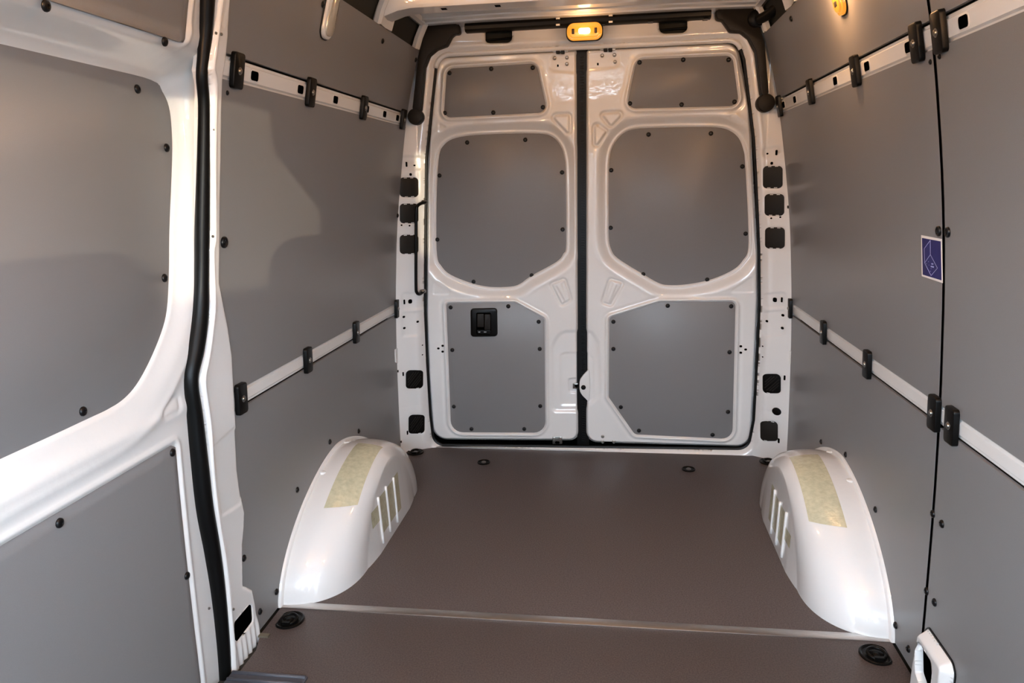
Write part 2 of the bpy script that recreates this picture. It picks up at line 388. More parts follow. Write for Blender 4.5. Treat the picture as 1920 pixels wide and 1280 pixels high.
# ---- white pillar foot at the right wall
foot = rpoly(wall_uv([(1704, 1300, 0), (1712, 1235, 0), (1722, 1182, .01), (1727, 1178, .01), (1742, 1200, .004), (1770, 1242, .02), (1774, 1262, .02), (1770, 1300, 0)], 1, -.02), None)
hole_r = rpoly(wall_uv([(1721, 1205, .012), (1729, 1203, .012), (1752, 1240, .012), (1754, 1262, .006), (1746, 1330, .004), (1722, 1260, .01)], 1, -.02))
def h_foot(U, V): return .004+.024*sstep(-sdf(U, V, foot), -.002, .018)
sheet('pillar_foot', (foot[:, 0].min()-.01, foot[:, 0].max()+.01, -.12, .2), .003, lambda U, V: np.maximum(sdf(U, V, foot), -sdf(U, V, hole_r)), h_foot, m_wall(1), 'white_paint', wr, .02)
MB().prism(inset(hole_r, -.01), m_wall(1), .004, .008).obj('hole_backing', 'hole_black', wr)
MB().prism(inset(foot, -.005), m_wall(1), -.001, .003).obj('foot_gasket', 'black_rubber', wr)

# ---- rear frame (pillars + header around the doors)
AP = [(1406, 846, .06), (1417, 790), (1423, 679), (1428, 572), (1427, 467), (1421, 327), (1417, 258), (1399, 110), (1386, 71, .07), (1083, 86), (816, 100, .07), (795, 300), (793, 580), (797, 680), (803, 780), (810, 838, .06)]
ap = rpoly(frame_uv(AP), None, 8)
outer = np.array([(-.97, -.05), (.97, -.05), (.97, 1.30), (.86, 1.60), (.74, 1.92), (.70, 1.955), (-.70, 1.955), (-.74, 1.92), (-.86, 1.60), (-.97, 1.30)])
hh = [rpoly(frame_uv([(908, 48, .004), (908, 81, .024), (960, 80, .024), (960, 46, .004)])), rpoly(frame_uv([(1235, 30, .004), (1236, 63, .026), (1290, 61, .026), (1290, 28, .004)]))]
SQ = [(767, 351, 36, 38, 0), (767, 400, 36, 38, 0), (767, 458, 36, 37, 0), (777, 711, 33, 35, 1), (781, 795, 31, 36, 1), (1449, 332, 38, 43, 0), (1452, 384, 38, 42, 0), (1453, 446, 38, 41, 0), (1447, 719, 35, 37, 1), (1442, 808, 34, 38, 0)]
sq = [rpoly(frame_uv([(x-w/2, y-h/2), (x+w/2, y-h/2), (x+w/2, y+h/2), (x-w/2, y+h/2)]), .018) for x, y, w, h, k in SQ]
beads = [[(752, 548), (794, 548), (795, 579), (753, 582)], [(752, 585), (795, 583), (796, 628), (754, 632)], [(750, 292), (793, 292), (793, 318), (750, 320)], [(1429, 278), (1462, 272), (1463, 290), (1430, 297)], [(1432, 550), (1474, 547), (1475, 576), (1432, 579)], [(1432, 584), (1474, 580), (1473, 628), (1431, 632)]]
bd = [rpoly(frame_uv(b), .012) for b in beads]
def h_frame(U, V):
    d = sdf(U, V, ap); h = -.016*gauss(np.maximum(d, 0), .010)+.003*gauss(d-.028, .008)
    for b in bd: h -= .005*sstep(-sdf(U, V, b), -.003, .007)
    for q in sq: h -= .003*sstep(-sdf(U, V, q), -.006, .002)
    for q in hh: h -= .006*gauss(np.maximum(sdf(U, V, q), 0), .006)
    h += .0022*gauss(V-1.868-.0*U, .0035)*(np.abs(U) < .6)*(V > 1.85)
    h -= .0015*gauss(V-(.228-.0*U), .003)*(np.abs(U) > .78)
    h -= .0012*gauss(V-1.375, .003)*(np.abs(U) > .76)
    h += .004*gauss((V-1.845), .008)*(np.abs(U) < .6)
    return h
def d_frame(U, V):
    d = np.maximum(sdf(U, V, outer, .6), -sdf(U, V, ap, .6))
    for q in hh: d = np.maximum(d, -sdf(U, V, q, .6))
    return d
rear = sheet('wall_rear', (-.98, .98, -.06, 1.965), .005, d_frame, h_frame, m_frame, 'white_paint', None, .03)
tag(rear, 'white painted steel frame with pillars and header around the rear doors', 'door frame', kind='structure')
for q, (x, y, w, h, k) in zip(sq, SQ):
    cp = MB().prism(inset(q, .001), m_frame, -.005, .0015, .001).obj('cover_plate', 'dark_plastic' if not k else 'black_plastic', rear)
    lo, hi = q.min(0), q.max(0); cx, cz = (lo+hi)/2; hw, hz = (hi-lo)/2
    for sz in (-1, 1):
        if k and sz > 0: continue
        for sx in (-.32, .32):
            MB().prism([(cx+sx*hw-.006, cz+sz*(hz-.004)-.0014), (cx+sx*hw+.006, cz+sz*(hz-.004)-.0014), (cx+sx*hw+.006, cz+sz*(hz-.004)+.0014), (cx+sx*hw-.006, cz+sz*(hz-.004)+.0014)], m_frame, .001, .0024).obj('clip_tab', 'white_plain', cp)
    if k:
        for t in np.linspace(-.7, .7, 6):
            a = np.array([cx+max(-.72, t-.65)*hw, cz+max(-.72, -.65-t)*hz]); b = np.array([cx+min(.72, t+.65)*hw, cz+min(.72, .65-t)*hz])
            n_ = np.array([-(b-a)[1], (b-a)[0]]); n_ = n_/np.linalg.norm(n_)*.0018
            MB().prism([a-n_, b-n_, b+n_, a+n_], m_frame, .001, .0042).obj('rib', 'dark_plastic', cp)
c_ = frame_uv([(1456, 771)])[0]; MB().prism(circle(c_, .018, 18), m_frame, -.002, .004, .002).obj('round_plug', 'black_plastic', rear)
def hole(px, py, w, h, par, mapf, uvf, rnd=.4):
    c = uvf([(px, py)])[0]; w *= PX; h *= PX
    MB().prism(rpoly([(c[0]-w/2, c[1]-h/2), (c[0]+w/2, c[1]-h/2), (c[0]+w/2, c[1]+h/2), (c[0]-w/2, c[1]+h/2)], min(w, h)*rnd, 3), mapf, -.004, .0012).obj('hole', 'hole_black', par)
for a in [(762, 308, 2.5, 9), (777, 310, 3, 3), (770, 327, 4, 5), (783, 328, 4, 5), (753, 422, 3, 3), (768, 423, 3, 3), (758, 566, 2.5, 9), (769, 565, 6, 8), (757, 594, 4, 4), (783, 603, 4, 4), (758, 615, 4, 4), (756, 701, 2.5, 8), (764, 811, 2.5, 8), (785, 647, 2, 2), (792, 647, 2, 2), (785, 666, 2, 2), (792, 665, 2, 2),
          (1439, 288, 3, 3), (1456, 286, 3, 9), (1433, 308, 4, 5), (1447, 306, 4, 5), (1446, 409, 3, 3), (1463, 407, 3, 3), (1453, 562, 6, 8), (1466, 562, 2.5, 9), (1438, 602, 4, 4), (1468, 591, 4.5, 4.5), (1467, 615, 4.5, 4.5), (1471, 708, 3, 9), (1460, 826, 3, 9), (1430, 649, 2, 2), (1437, 651, 2, 2), (1430, 669, 2, 2), (1437, 671, 2, 2)]:
    hole(*a, rear, m_frame, frame_uv)
for q in hh:                                                     # pockets behind the header openings
    lo, hi = q.min(0)-.01, q.max(0)+.01
    pk = MB(); pk.box((lo[0], .030, lo[1]), (hi[0], .034, hi[1])); pk.box((lo[0], -.02, lo[1]-.004), (hi[0], .03, lo[1]))
    pk.obj('pocket', 'backing_dark', rear); MB().tube([(lo[0]+.01, -.005, lo[1]+.03), (hi[0]-.01, -.005, lo[1]+.035)], .004, 8).obj('wire', 'black_rubber', rear)
for s, pts in ((-1, [(741, 655), (749, 650), (749, 682), (742, 679)]), (1, [(1478, 652), (1482, 658), (1481, 682), (1477, 680)])):
    MB().prism(wall_uv(pts, s, -.003), m_wall(s), -.002, .004).obj('tab', 'white_plain', rear)
# black backing behind the door gaps
MB().box((-.9, .045, -.06), (.9, .065, 2.0)).obj('gap_backing', 'hole_black', rear)
MB().box((-.80, -.006, -.03), (.80, .045, -.002)).obj('sill_channel', 'hole_black', rear)

# ---- rear doors
def door(name, label, outl, tri_feats, windows, panels, recs, screws, dark_holes):
    out = rpoly(door_uv(outl), None, 8)
    win = [catmull([tuple(q) for q in door_uv(w)], 4) for w in windows]; pan = [rpoly(door_uv(q), None, 6) for q in panels]
    tri = [rpoly(door_uv(q), None, 5) for q in tri_feats]; rec = [(rpoly(door_uv(q), None, 6), dp, wd) for q, dp, wd in recs]
    def H(U, V):
        d = sdf(U, V, out); h = -.022*(1-sstep(-d, 0, .016))
        for w in win:
            e = sdf(U, V, w); h -= .028*(1-sstep(e, .004, .052)); h += .005*gauss(e-.006, .0045); h -= .006*sstep(-e, -.003, .002)
            h += .002*gauss(e-.060, .010)
        for q in pan:
            e = sdf(U, V, q); h += .007*gauss(e-.009, .006); h -= .006*sstep(-e, -.004, .001); h -= .002*gauss(e-.024, .008)
        for t in tri: e = sdf(U, V, t); h -= .008*gauss(e, .006); h += .003*sstep(-e, .004, .012)
        for r, dp, wd in rec: h -= dp*sstep(-sdf(U, V, r), -wd, wd)
        return h
    lo, hi = out.min(0)-.01, out.max(0)+.01
    D = sheet(name, (lo[0], hi[0], lo[1], hi[1]), .0036, lambda U, V: sdf(U, V, out), H, m_door(), 'white_paint', None, .02)
    tag(D, label, 'door', kind='structure'); bo = []
    for w in win: bo.append((MB().prism(inset(w[::1], .0015), m_door(), -.040, -.0315, .001).obj('lining_board', 'grey_laminate', D), w, -.0315))
    for q in pan: bo.append((MB().prism(inset(q, .0012), m_door(), -.009, -.0035, .0008).obj('lining_board', 'grey_laminate', D), q, -.0035))
    for px, py in screws:
        best = None
        for b, w, h in bo:
            c = np.array(door_uv([(px, py)], -h)[0]); e = sdf(np.array([c[0]]), np.array([c[1]]), w)[0]
            if best is None or e < best[0]: best = (e, b, c, h)
        e, b, c, h = best; put('screw', SCREW, place((c[0], -h, c[1]), (0, -1, 0)), b)
    for a in dark_holes: hole(*a, D, m_door(), door_uv)
    return D, bo
r_ = .012
dl, dlb = door('door_1', 'left rear door, white with three grey boards and a black inner handle',
    [(812, 104, .06), (1083, 90, .012), (1086, 828, .05), (810, 826, .075), (801, 700), (797, 590), (798, 330)],
    [[(1029, 215, .014), (1070, 213, .014), (1069, 250, .01), (1062, 250, .008)], [(1032, 532, .008), (1059, 522, .012), (1071, 562, .01), (1053, 573, .01)]],
    [[(814.5, 420), (816, 340), (820, 290), (828, 272), (846, 259), (884, 252), (950, 249), (1010, 249), (1035, 255), (1051, 273), (1058, 295), (1060.5, 330), (1061.5, 456), (1056, 477), (1042, 493), (995, 519), (974, 534), (955, 539.5), (917, 540), (882, 533), (842, 517), (824, 500), (816, 481)]],
    [[(837, 128, .035), (1006, 118, .035), (1027, 211, .035), (831, 221, .03)], [(836, 568, .016), (966, 567, .03), (1021, 597, .02), (1023, 812, .06), (845, 811, .06)]],
    [([(1036, 771, .02), (1034, 650, .05), (1050, 622, .06), (1090, 620), (1092, 771)], .008, .012), ([(1052, 760, .01), (1050, 665, .03), (1060, 662, .02), (1092, 661), (1092, 760)], .004, .008),
     ([(1039, 536, .004), (1043, 535, .004), (1061, 567, .004), (1057, 570, .004)], .004, .004), ([(1052, 530, .004), (1057, 529, .004), (1068, 562, .004), (1063, 564, .004)], .004, .004),
     ([(1066, 711, .01), (1090, 709), (1090, 737), (1067, 737, .01)], .006, .005), ([(1031, 105, .02), (1030, 132, .02), (1090, 138), (1090, 100)], .003, .006), ([(815, 520, .02), (845, 545, .02), (842, 552, .006), (812, 552, .006)], .002, .004), ([(822, 170+60, .006), (838, 238, .006), (822, 250, .006)], .002, .004)],
    [(843, 137), (921, 129), (999, 127), (1018, 201), (925, 211), (834, 212), (876, 267), (985, 262), (1054, 323), (1055, 430), (997, 516), (888, 528), (820, 449), (824, 329), (845, 576), (953, 574), (1010, 603), (1012, 654), (1013, 761), (983, 804), (884, 804), (851, 762), (848, 656)],
    [(822, 653, 5, 4), (830, 648, 5, 4), (830, 659, 5, 4), (1046, 123, 3, 4)])
dr, drb = door('door_2', 'right rear door, white with three grey boards and a rubber buffer at its edge',
    [(1097, 90, .02), (1384, 76, .07), (1408, 200), (1423, 470), (1423.5, 560), (1418, 680), (1413, 790), (1407, 840, .07), (1097, 831, .06)],
    [[(1121, 211, .014), (1177, 208, .016), (1145, 240, .016)], [(1112, 225, .016), (1140, 246, .014), (1122, 273, .014), (1113, 273, .012)], [(1143, 522, .012), (1169, 530, .01), (1146, 573, .01), (1129, 567, .01)]],
    [[(1140.5, 400), (1140.5, 340), (1142, 298), (1149, 272), (1168, 249), (1192, 240), (1240, 237.5), (1294, 236.5), (1345, 237), (1370, 243), (1388, 258), (1397, 281), (1400, 303), (1405, 397), (1406, 467), (1396, 489), (1378, 507), (1338, 525), (1291, 535), (1253, 536.5), (1234, 532), (1206, 516), (1158, 486), (1145, 468), (1140.5, 444)]],
    [[(1193, 111, .04), (1374, 103, .035), (1387, 199, .035), (1174, 204, .035)], [(1142, 595, .02), (1236, 566, .03), (1380, 565, .025), (1374, 824, .05), (1190, 815, .03), (1141, 745, .02)]],
    [([(1092, 620), (1108, 621, .03), (1121, 640, .05), (1126, 690, .05), (1127, 740, .05), (1092, 770)], .007, .012), ([(1092, 661), (1104, 662, .02), (1112, 672, .02), (1114, 750, .01), (1092, 756)], .003, .006),
     ([(1145, 528, .004), (1150, 530, .004), (1137, 566, .004), (1132, 564, .004)], .004, .004), ([(1157, 532, .004), (1163, 534, .004), (1148, 570, .004), (1143, 568, .004)], .004, .004),
     ([(1092, 98), (1160, 96, .02), (1160, 126, .02), (1092, 132)], .003, .006), ([(1366, 548, .006), (1412, 516, .01), (1412, 548, .006)], .002, .004), ([(1362, 222, .006), (1376, 212, .006), (1398, 232, .006), (1386, 232, .006)], .002, .004)],
    [(1199, 117), (1281, 112), (1366, 112), (1377, 191), (1278, 196), (1181, 194), (1216, 252), (1333, 250), (1392, 312), (1398, 438), (1326, 524), (1206, 514), (1145, 427), (1146, 319), (1150, 603), (1252, 573), (1371, 574), (1368, 660), (1365, 772), (1336, 815), (1198, 807), (1164, 763), (1150, 654)],
    [(1389, 649, 5, 4), (1398, 655, 5, 4), (1389, 661, 5, 4), (1121, 120, 3, 4)])
md = m_door()
# inner handle on the left door
hp = lambda pts, r: rpoly(door_uv(pts), r)
hb = MB().prism(hp([(882.5, 578), (932, 577), (933, 630), (883, 631)], .015), md, -.0035, .010, .005).obj('handle_bezel', 'black_plastic', dl)
MB().prism(hp([(893.5, 585), (921.5, 585), (921.5, 626), (894, 626)], .008), md, .008, .0106).obj('handle_recess', 'hole_black', hb)
MB().prism(hp([(895.5, 587.5), (908, 587.5), (908, 612), (895.5, 612)], .004), md, .009, .013, .002).obj('lever', 'dark_plastic', hb)
MB().prism(hp([(909.5, 588), (920.5, 588), (920.5, 617), (909.5, 617)], .004), md, .009, .018, .003).obj('lever', 'dark_plastic', hb)
MB().prism(hp([(895.5, 618), (920.5, 618), (920.5, 625), (896, 625)], .003), md, .009, .0125, .001).obj('lock_slide', 'black_plastic', hb)
for x0, x1 in ((897.5, 901.5), (908, 913)):
    MB().prism(hp([(x0, 620.4), (x1, 620.4), (x1, 622.2), (x0, 622.2)], .001), md, .0122, .0129).obj('lock_mark', 'steel', hb)
# hinges / bolts / latch
for D, bolts in ((dl, [(1040, 109), (1063, 108), (1063, 120), (1039, 822), (1051, 822)]), (dr, [(1129, 104), (1152, 103), (1153, 116), (1130, 818), (1130, 828), (1151, 828)])):
    for px, py in bolts: c = door_uv([(px, py)])[0]; put('bolt', BOLT, place((c[0], .001 if py > 200 else .004, c[1]), (0, -1, 0)), D)
for D, x, y in ((dl, 1051, 97), (dr, 1140, 93)):
    b = MB().prism(hp([(x-16, y-5), (x+15, y-6), (x+14, y+1), (x-14, y+2)], .004), md, -.01, .006, .001).obj('hinge_bracket', 'steel', D)
    for q in (-4.5, 4.5): MB().prism(hp([(x+q-3.8, y-3), (x+q+3.8, y-3), (x+q+3.6, y+5), (x+q-3.6, y+5)], .004), md, .004, .02, .003).obj('stop_block', 'black_rubber', b)
b = MB().prism(hp([(1036, 818), (1054, 818), (1054, 832), (1036, 832)], .003), md, -.004, .001, .001).obj('lower_bracket', 'steel', dl); hole(1045, 829, 9, 5, b, m_door(-.002), door_uv)
b = MB().prism(hp([(1131, 829), (1152, 829), (1152, 836), (1131, 836)], .003), md, -.01, .002, .001).obj('lower_bracket', 'hole_black', dr)
lt = MB(); lt.prism(hp([(1074, 718), (1084, 718), (1084, 721), (1078, 721), (1078, 724), (1084, 724), (1084, 728), (1074, 728)], .001), md, -.006, .004, .001); lt.obj('latch', 'steel', dl)
st = MB().prism(catmull([tuple(q) for q in door_uv([(1104, 694), (1098, 698), (1092, 705), (1087.5, 712), (1086.5, 722), (1087.5, 733), (1092, 741), (1098, 747), (1104, 752), (1106, 735), (1106, 710)])], 3), md, -.012, .004, .003).obj('striker_bump', 'white_paint', dr)
c = door_uv([(1094, 725.5)])[0]; put('rubber_buffer', MB().lathe([(.0115, 0), (.0115, .004), (.009, .007), (.005, .008), (.004, .006), (.001, .006)], 14).mesh('auto'), place((c[0], -.004, c[1]), (0, -1, 0)), dr, 'black_rubber')
# ribbed rubber in the gap between the doors
g = MB(); x0, zt = door_uv([(1083, 92)])[0]; x1 = door_uv([(1097, 92)])[0][0]
g.box((x0-.012, .016, .0), (x1+.012, .044, zt)); xa = x0+(x1-x0)*.35; xb = x1-(x1-x0)*.18
for k in range(150): z = .03+k*(zt-.05)/150; g.box((xa, .010, z), (xb, .018, z+.006))
gs = g.obj('centre_seal', 'black_rubber', None, False); tag(gs, 'black ribbed rubber seal in the vertical gap between the two rear doors', 'seal')
# door seal round the aperture
loop = inset(ap, .003); loop3 = np.array([(u, frame_y(u)+.024, v) for u, v in loop])
top = loop3[:, 2] > 1.78; k0 = int(np.argmax(top)); roll = np.roll(loop3, -k0, 0); nt_ = int(top.sum())
ds = MB().tube(np.concatenate([roll[nt_-1:], roll[:1]]), .0085, 8).obj('door_seal', 'black_rubber')
MB().tube(roll[:nt_]+np.array([0, -.004, .0]), .012, 8).obj('header_lip', 'white_paint', rear, True)
tag(ds, 'thin black rubber seal running round the rear door opening', 'seal')

# ---- sliding door
sl = .020; XB = .920; mS = m_wall(-1, sl)
def suv(pts): return wall_uv(pts, -1, sl)
yz = lambda pts: [tuple(q) for q in pts]
wpts = [tuple(onX(a, b, -XB)[[1, 2]]) for a, b in [(285, 150), (305, 172), (317, 200), (322, 240), (323, 300), (318, 430), (317, 514), (313, 581), (302, 625), (280, 678), (256, 721), (232, 748), (203, 767), (165, 785), (90, 820), (0, 861)]]
zt, zb = wpts[0][1]+.004, wpts[-1][1]; y_c = -2.45
back = [(-2*2.42-0-y, z) for y, z in wpts[::-1]]
ywin = catmull([(-2.0, zt)]+wpts+[(-2.44, zb-.002)]+[(-4.88-y, z) for y, z in wpts[::-1]]+[(-2.88, zt), (-2.44, zt+.002)], 4)
q = suv([(331, 836), (352, 1050), (374, 1240), (384, 1330)])
low = rpoly([(q[0][0], .682, .015), (q[1][0], q[1][1]), (q[2][0], q[2][1]), (q[3][0]+.0, -.10, .02), (-3.0, -.10, .02), (-3.0, .682, .02)])
q2 = suv([(347, 106), (356, 0)])
upp = rpoly([(q2[0][0], 1.588, .012), (q2[1][0], q2[1][1]), (q2[1][0]+.02, 1.86, .02), (-3.0, 1.86, .02), (-3.0, 1.588, .02)])
bead_s = rpoly(suv([(303, 775, .006), (326, 745, .01), (335, 745, .006), (335, 770, .006), (310, 782, .006)]))
sd_out = rpoly([(-3.15, -.2), (-1.60, -.2), (-1.60, 1.75), (-1.66, 1.93), (-3.15, 1.93)])
def h_slide(U, V):
    e = sdf(U, V, ywin, .3); D = XB-prof(V)-sl; h = -(D-.004)*(1-sstep(e, .0, .080))-.006*(1-sstep(e, -.002, .006))
    h += .003*gauss(e-.095, .012)
    for p_ in (low, upp): e = sdf(U, V, p_); h += .0035*gauss(e-.010, .006); h -= .006*sstep(-e, -.004, .002)
    h -= .003*gauss(sdf(U, V, bead_s), .005)
    h += .004*gauss(V-.757, .018)
    return h
sd = sheet('door_3', (-3.15, -1.60, -.2, 1.93), .006, lambda U, V: sdf(U, V, sd_out, .5), h_slide, mS, 'white_paint', None, .02)
tag(sd, 'white sliding side door at the left with a big recessed grey window board', 'door', kind='structure')
def sboard(poly, off):
    """board on the curved door: rows follow the door's curve"""
    mp = m_wall(-1, sl+off); lo, hi = poly.min(0), poly.max(0)
    return sheet('lining_board', (lo[0]-.01, hi[0]+.01, lo[1]-.01, hi[1]+.01), .02, lambda U, V: sdf(U, V, poly, .5), lambda U, V: 0*U, mp, 'grey_laminate', sd, .006)
bw = MB().prism(ywin, lambda u, v, h: np.stack([-XB+h+0*u, u+0*h, v+0*h], -1), -.006, 0, .001).obj('lining_board', 'grey_laminate', sd); bl = sboard(inset(low, .002), .0015); bu = sboard(inset(upp, .002), .0015)
for px, py, b, off in [(308, 78, bu, .0015), (85, 11, bu, .0015), (257, 167, bw, .0665), (312, 277, bw, .0665), (308, 521, bw, .0665), (155, 771, bw, .0665), (323, 848, bl, .0015), (111, 980, bl, .0015), (350, 1079, bl, .0015)]:
    P = on_wall(px, py, -1, sl+off) if b is not bw else onX(px, py, -XB); put('screw', SCREW, place(P, wall_n(P[2], -1) if b is not bw else (1, 0, 0)), b)
# big bulb seal of the sliding door
sc = [((375, 401), -14), ((375, 401), 0), ((374, 397), 60), ((371, 391), 110), ((369, 388), 145), ((373, 392), 200), ((371, 392), 300), ((367, 391), 430), ((366, 390), 520), ((361, 389), 590), ((352, 381), 655), ((345, 370), 712), ((350, 378), 780), ((357, 387), 860), ((367, 397), 950), ((383, 410), 1030), ((398, 421), 1120), ((409, 429), 1220), ((414, 433), 1300)]
pp = [on_wall((a+b)/2, y, -1, .012) for (a, b), y in sc]; rr = [np.linalg.norm(on_wall(b, y, -1, .012)-on_wall(a, y, -1, .012))/2 for (a, b), y in sc]
cr = catmull([tuple(p_)+(r,) for p_, r in zip(pp, rr)], 5, False)
# visible width is foreshortened along y, so the bulb is a little slimmer than the traced band
ss = MB().tube(cr[:, :3], np.clip(cr[:, 3]*.62, .010, .024), 14).obj('sliding_door_seal', 'black_rubber', None, True)
tag(ss, 'thick black rubber bulb seal along the edge of the left sliding door', 'seal')

# ---- ceiling
ce = MB()
ys = [-3.2, -.42, -.40, -.24, -.20, -.10, -.03, .06]; zz = [2.03, 2.03, 2.02, 1.985, 1.965, 1.958, 1.950, 1.950]
v = []; f = []; xs = np.linspace(-.78, .78, 17)
for y, z in zip(ys, zz):
    for x in xs: v.append((x, y, z-.05*(abs(x)/.78)**4*(1 if y < -.3 else .2)))
for i in range(len(ys)-1):
    for k in range(16): f.append((i*17+k, i*17+k+1, (i+1)*17+k+1, (i+1)*17+k))
n0 = len(v); v += [(a, b, c+.02) for a, b, c in v]; f += [tuple(i+n0 for i in reversed(q)) for q in f]
ceil = ce.add(v, f).obj('ceiling', 'white_paint'); tag(ceil, 'white painted sheet steel roof of the van', 'ceiling', kind='structure')
bow = MB(); xs = np.linspace(-.76, .76, 33); v = []; f = []
def bowz(x): return 1.905-.045*max(0, (abs(x)-.60)/.16)**2
pr = [(-.64, .10), (-.64, .012), (-.632, 0), (-.53, 0), (-.52, .012), (-.50, .025), (-.47, .025), (-.47, .10)]
for x in xs:
    for y, dz in pr: v.append((x, y, min(bowz(x)+dz, 2.02) if dz < .09 else 2.03-.06*(abs(x)/.78)**4))
m_ = len(pr)
for i in range(len(xs)-1):
    for k in range(m_-1): f.append((i*m_+k, i*m_+k+1, (i+1)*m_+k+1, (i+1)*m_+k))
bow.add(v, f).obj('roof_bow', 'white_paint', ceil)
for x in (-.50, -.30, .25, .47): MB().box((x-.010, -.60, 1.9035), (x+.010, -.575, 1.906)).obj('hole', 'hole_black', ceil)
MB().prism(rpoly([(-.36, 1.922), (-.08, 1.922), (-.08, 1.975), (-.36, 1.975)], .02), m_door(-.64), -.002, .002).obj('bow_opening', 'hole_black', ceil)
for y in (-.19, -.13):                                        # rolled beads of the rear roof channel
    MB().tube([(x, y, float(np.interp(y, ys, zz))-.05*(abs(x)/.78)**4*.2-.001) for x in np.linspace(-.70, .70, 15)], .006, 8).obj('roof_bead', 'white_paint', ceil)
for s in (-1, 1):                                             # ribs coming down to the side boards
    for y0, y1 in ((-.66, -.50), (-.135, -.085)):
        r = MB(); zr = np.linspace(1.852, 1.99, 10); vv = []; ff = []
        for z in zr:
            for y, dx in ((y0, .016), (y0, .0), (y0+.012, -.010), ((y0+y1)/2, -.004), (y1-.012, -.010), (y1, .0), (y1, .016)): vv.append((s*(float(prof(z))+dx+.006), y, z))
        for i in range(9):
            for k in range(6): ff.append((i*7+k, i*7+k+1, (i+1)*7+k+1, (i+1)*7+k))
        r.add(vv, ff).obj('roof_rib', 'white_paint', ceil)
    r = MB(); r.tube([(s*.70, y, 1.965) for y in np.linspace(-3.15, -.1, 12)], .022, 8); r.obj('cant_rail', 'white_paint', ceil)

# ---- cab in front of the bay (behind the camera): roof, sides with window openings, windscreen opening
cabm = {k: MB() for k in ('left', 'right', 'front', 'roof', 'low')}
def wallbox(s, y0, y1, z0, z1): cabm['left' if s < 0 else 'right'].box((min(s*.93, s*.97), y0, z0), (max(s*.93, s*.97), y1, z1))
for s in (-1, 1):
    side_m = cabm['left' if s < 0 else 'right']
    wallbox(s, -5.4, -4.60, -.2, .88); wallbox(s, -3.70 if s < 0 else -3.78, -3.55, -.2, 1.70); wallbox(s, -4.75, -3.55, 1.54, 1.90)
    side_m.add([(s*.95, -5.25, .86), (s*.95, -4.60, .86), (s*.95, -4.55, 1.70), (s*.95, -4.62, 1.70)], [(0, 1, 2, 3)])
    side_m.tube([(s*.93, -5.22, .84), (s*.91, -4.95, 1.20), (s*.80, -4.58, 1.74)], .04, 10)
cabm['front'].prism([(.95, .86), (.95, 1.72), (.54, 1.72), (.54, 1.47), (.80, 1.20), (.86, .86)], m_door(-4.56), 0, .02)  # corner panel added and shaped to trim the sun patch on the left wall
wallbox(-1, -3.70, -3.52, -.2, 1.95)
cabm['roof'].box((-.97, -4.62, 1.72), (.97, -3.95, 1.76)); cabm['roof'].box((-.97, -4.30, 1.56), (.97, -3.60, 2.02))
cabm['front'].box((-.97, -5.5, -.2), (.97, -5.2, .88)); cabm['front'].box((-.92, -5.25, .76), (.92, -4.85, .88)); cabm['low'].box((-.97, -5.5, -.25), (.97, -3.5, -.2))
for k_, nm_, lb_, ct_ in (('left', 'wall_cab_left', 'pale trimmed cab side with door opening on the sliding door side, behind the camera', 'wall'), ('right', 'wall_cab_right', 'pale trimmed cab side with door opening on the far side, behind the camera', 'wall'), ('front', 'wall_front', 'cab bulkhead, dashboard and windscreen surround with added sun-blocking corner behind the camera', 'wall'), ('roof', 'ceiling_cab', 'overhead shelf and roof lining of the cab behind the camera', 'ceiling'), ('low', 'floor_cab', 'cab floor behind the camera', 'floor')):
    o_ = cabm[k_].obj(nm_, 'cab_trim'); o_.location.y = .38; tag(o_, lb_, ct_, kind='structure')
# unseen open cab doors, hinged at the front, added to admit daylight and block sun
for i_, s in enumerate((-1, 1)):
    lf = MB(); mp = lambda u, v, h, s=s: np.stack([s*(.97+.80*u-.5*h), -4.60+.60*u+.8*h, v+0*u], -1)
    for q in ([(0, -.2), (1.0, -.2), (1.0, .88), (0, .88)], [(0, .88), (.12, .88), (.16, 1.64), (0, 1.64)], [(.12, .88), (.27, .88), (.27, 1.64), (.16, 1.64)], [(.93, .88), (1.0, .88), (.97, 1.64), (.90, 1.64)], [(.10, 1.60), (.97, 1.60), (.96, 1.67), (.14, 1.67)]):
        lf.prism(q, mp, 0, .05)
    lo_ = lf.obj('door_%d' % (4+i_), 'white_plain'); lo_.location.y = .38; tag(lo_, 'added open white cab door on the %s, unseen, shaping the light behind the camera' % ('sliding door side' if s < 0 else 'far side'), 'door', kind='structure')
gr = MB().box((-30, -40, -.75), (30, 30, -.70)).obj('ground', 'asphalt'); tag(gr, 'grey yard paving outside the van', 'ground', kind='structure')
yw = MB().box((-12, -8.3, -.7), (1.0, -8.0, 1.70)).box((1.0, -8.3, -.7), (12, -8.0, 1.22)).obj('wall_light_block', 'light_block_brick'); tag(yw, 'added dark brick wall ahead of the van, unseen, holding back low daylight', 'wall', kind='structure')  # unseen wall added to cut low daylight through the windscreen
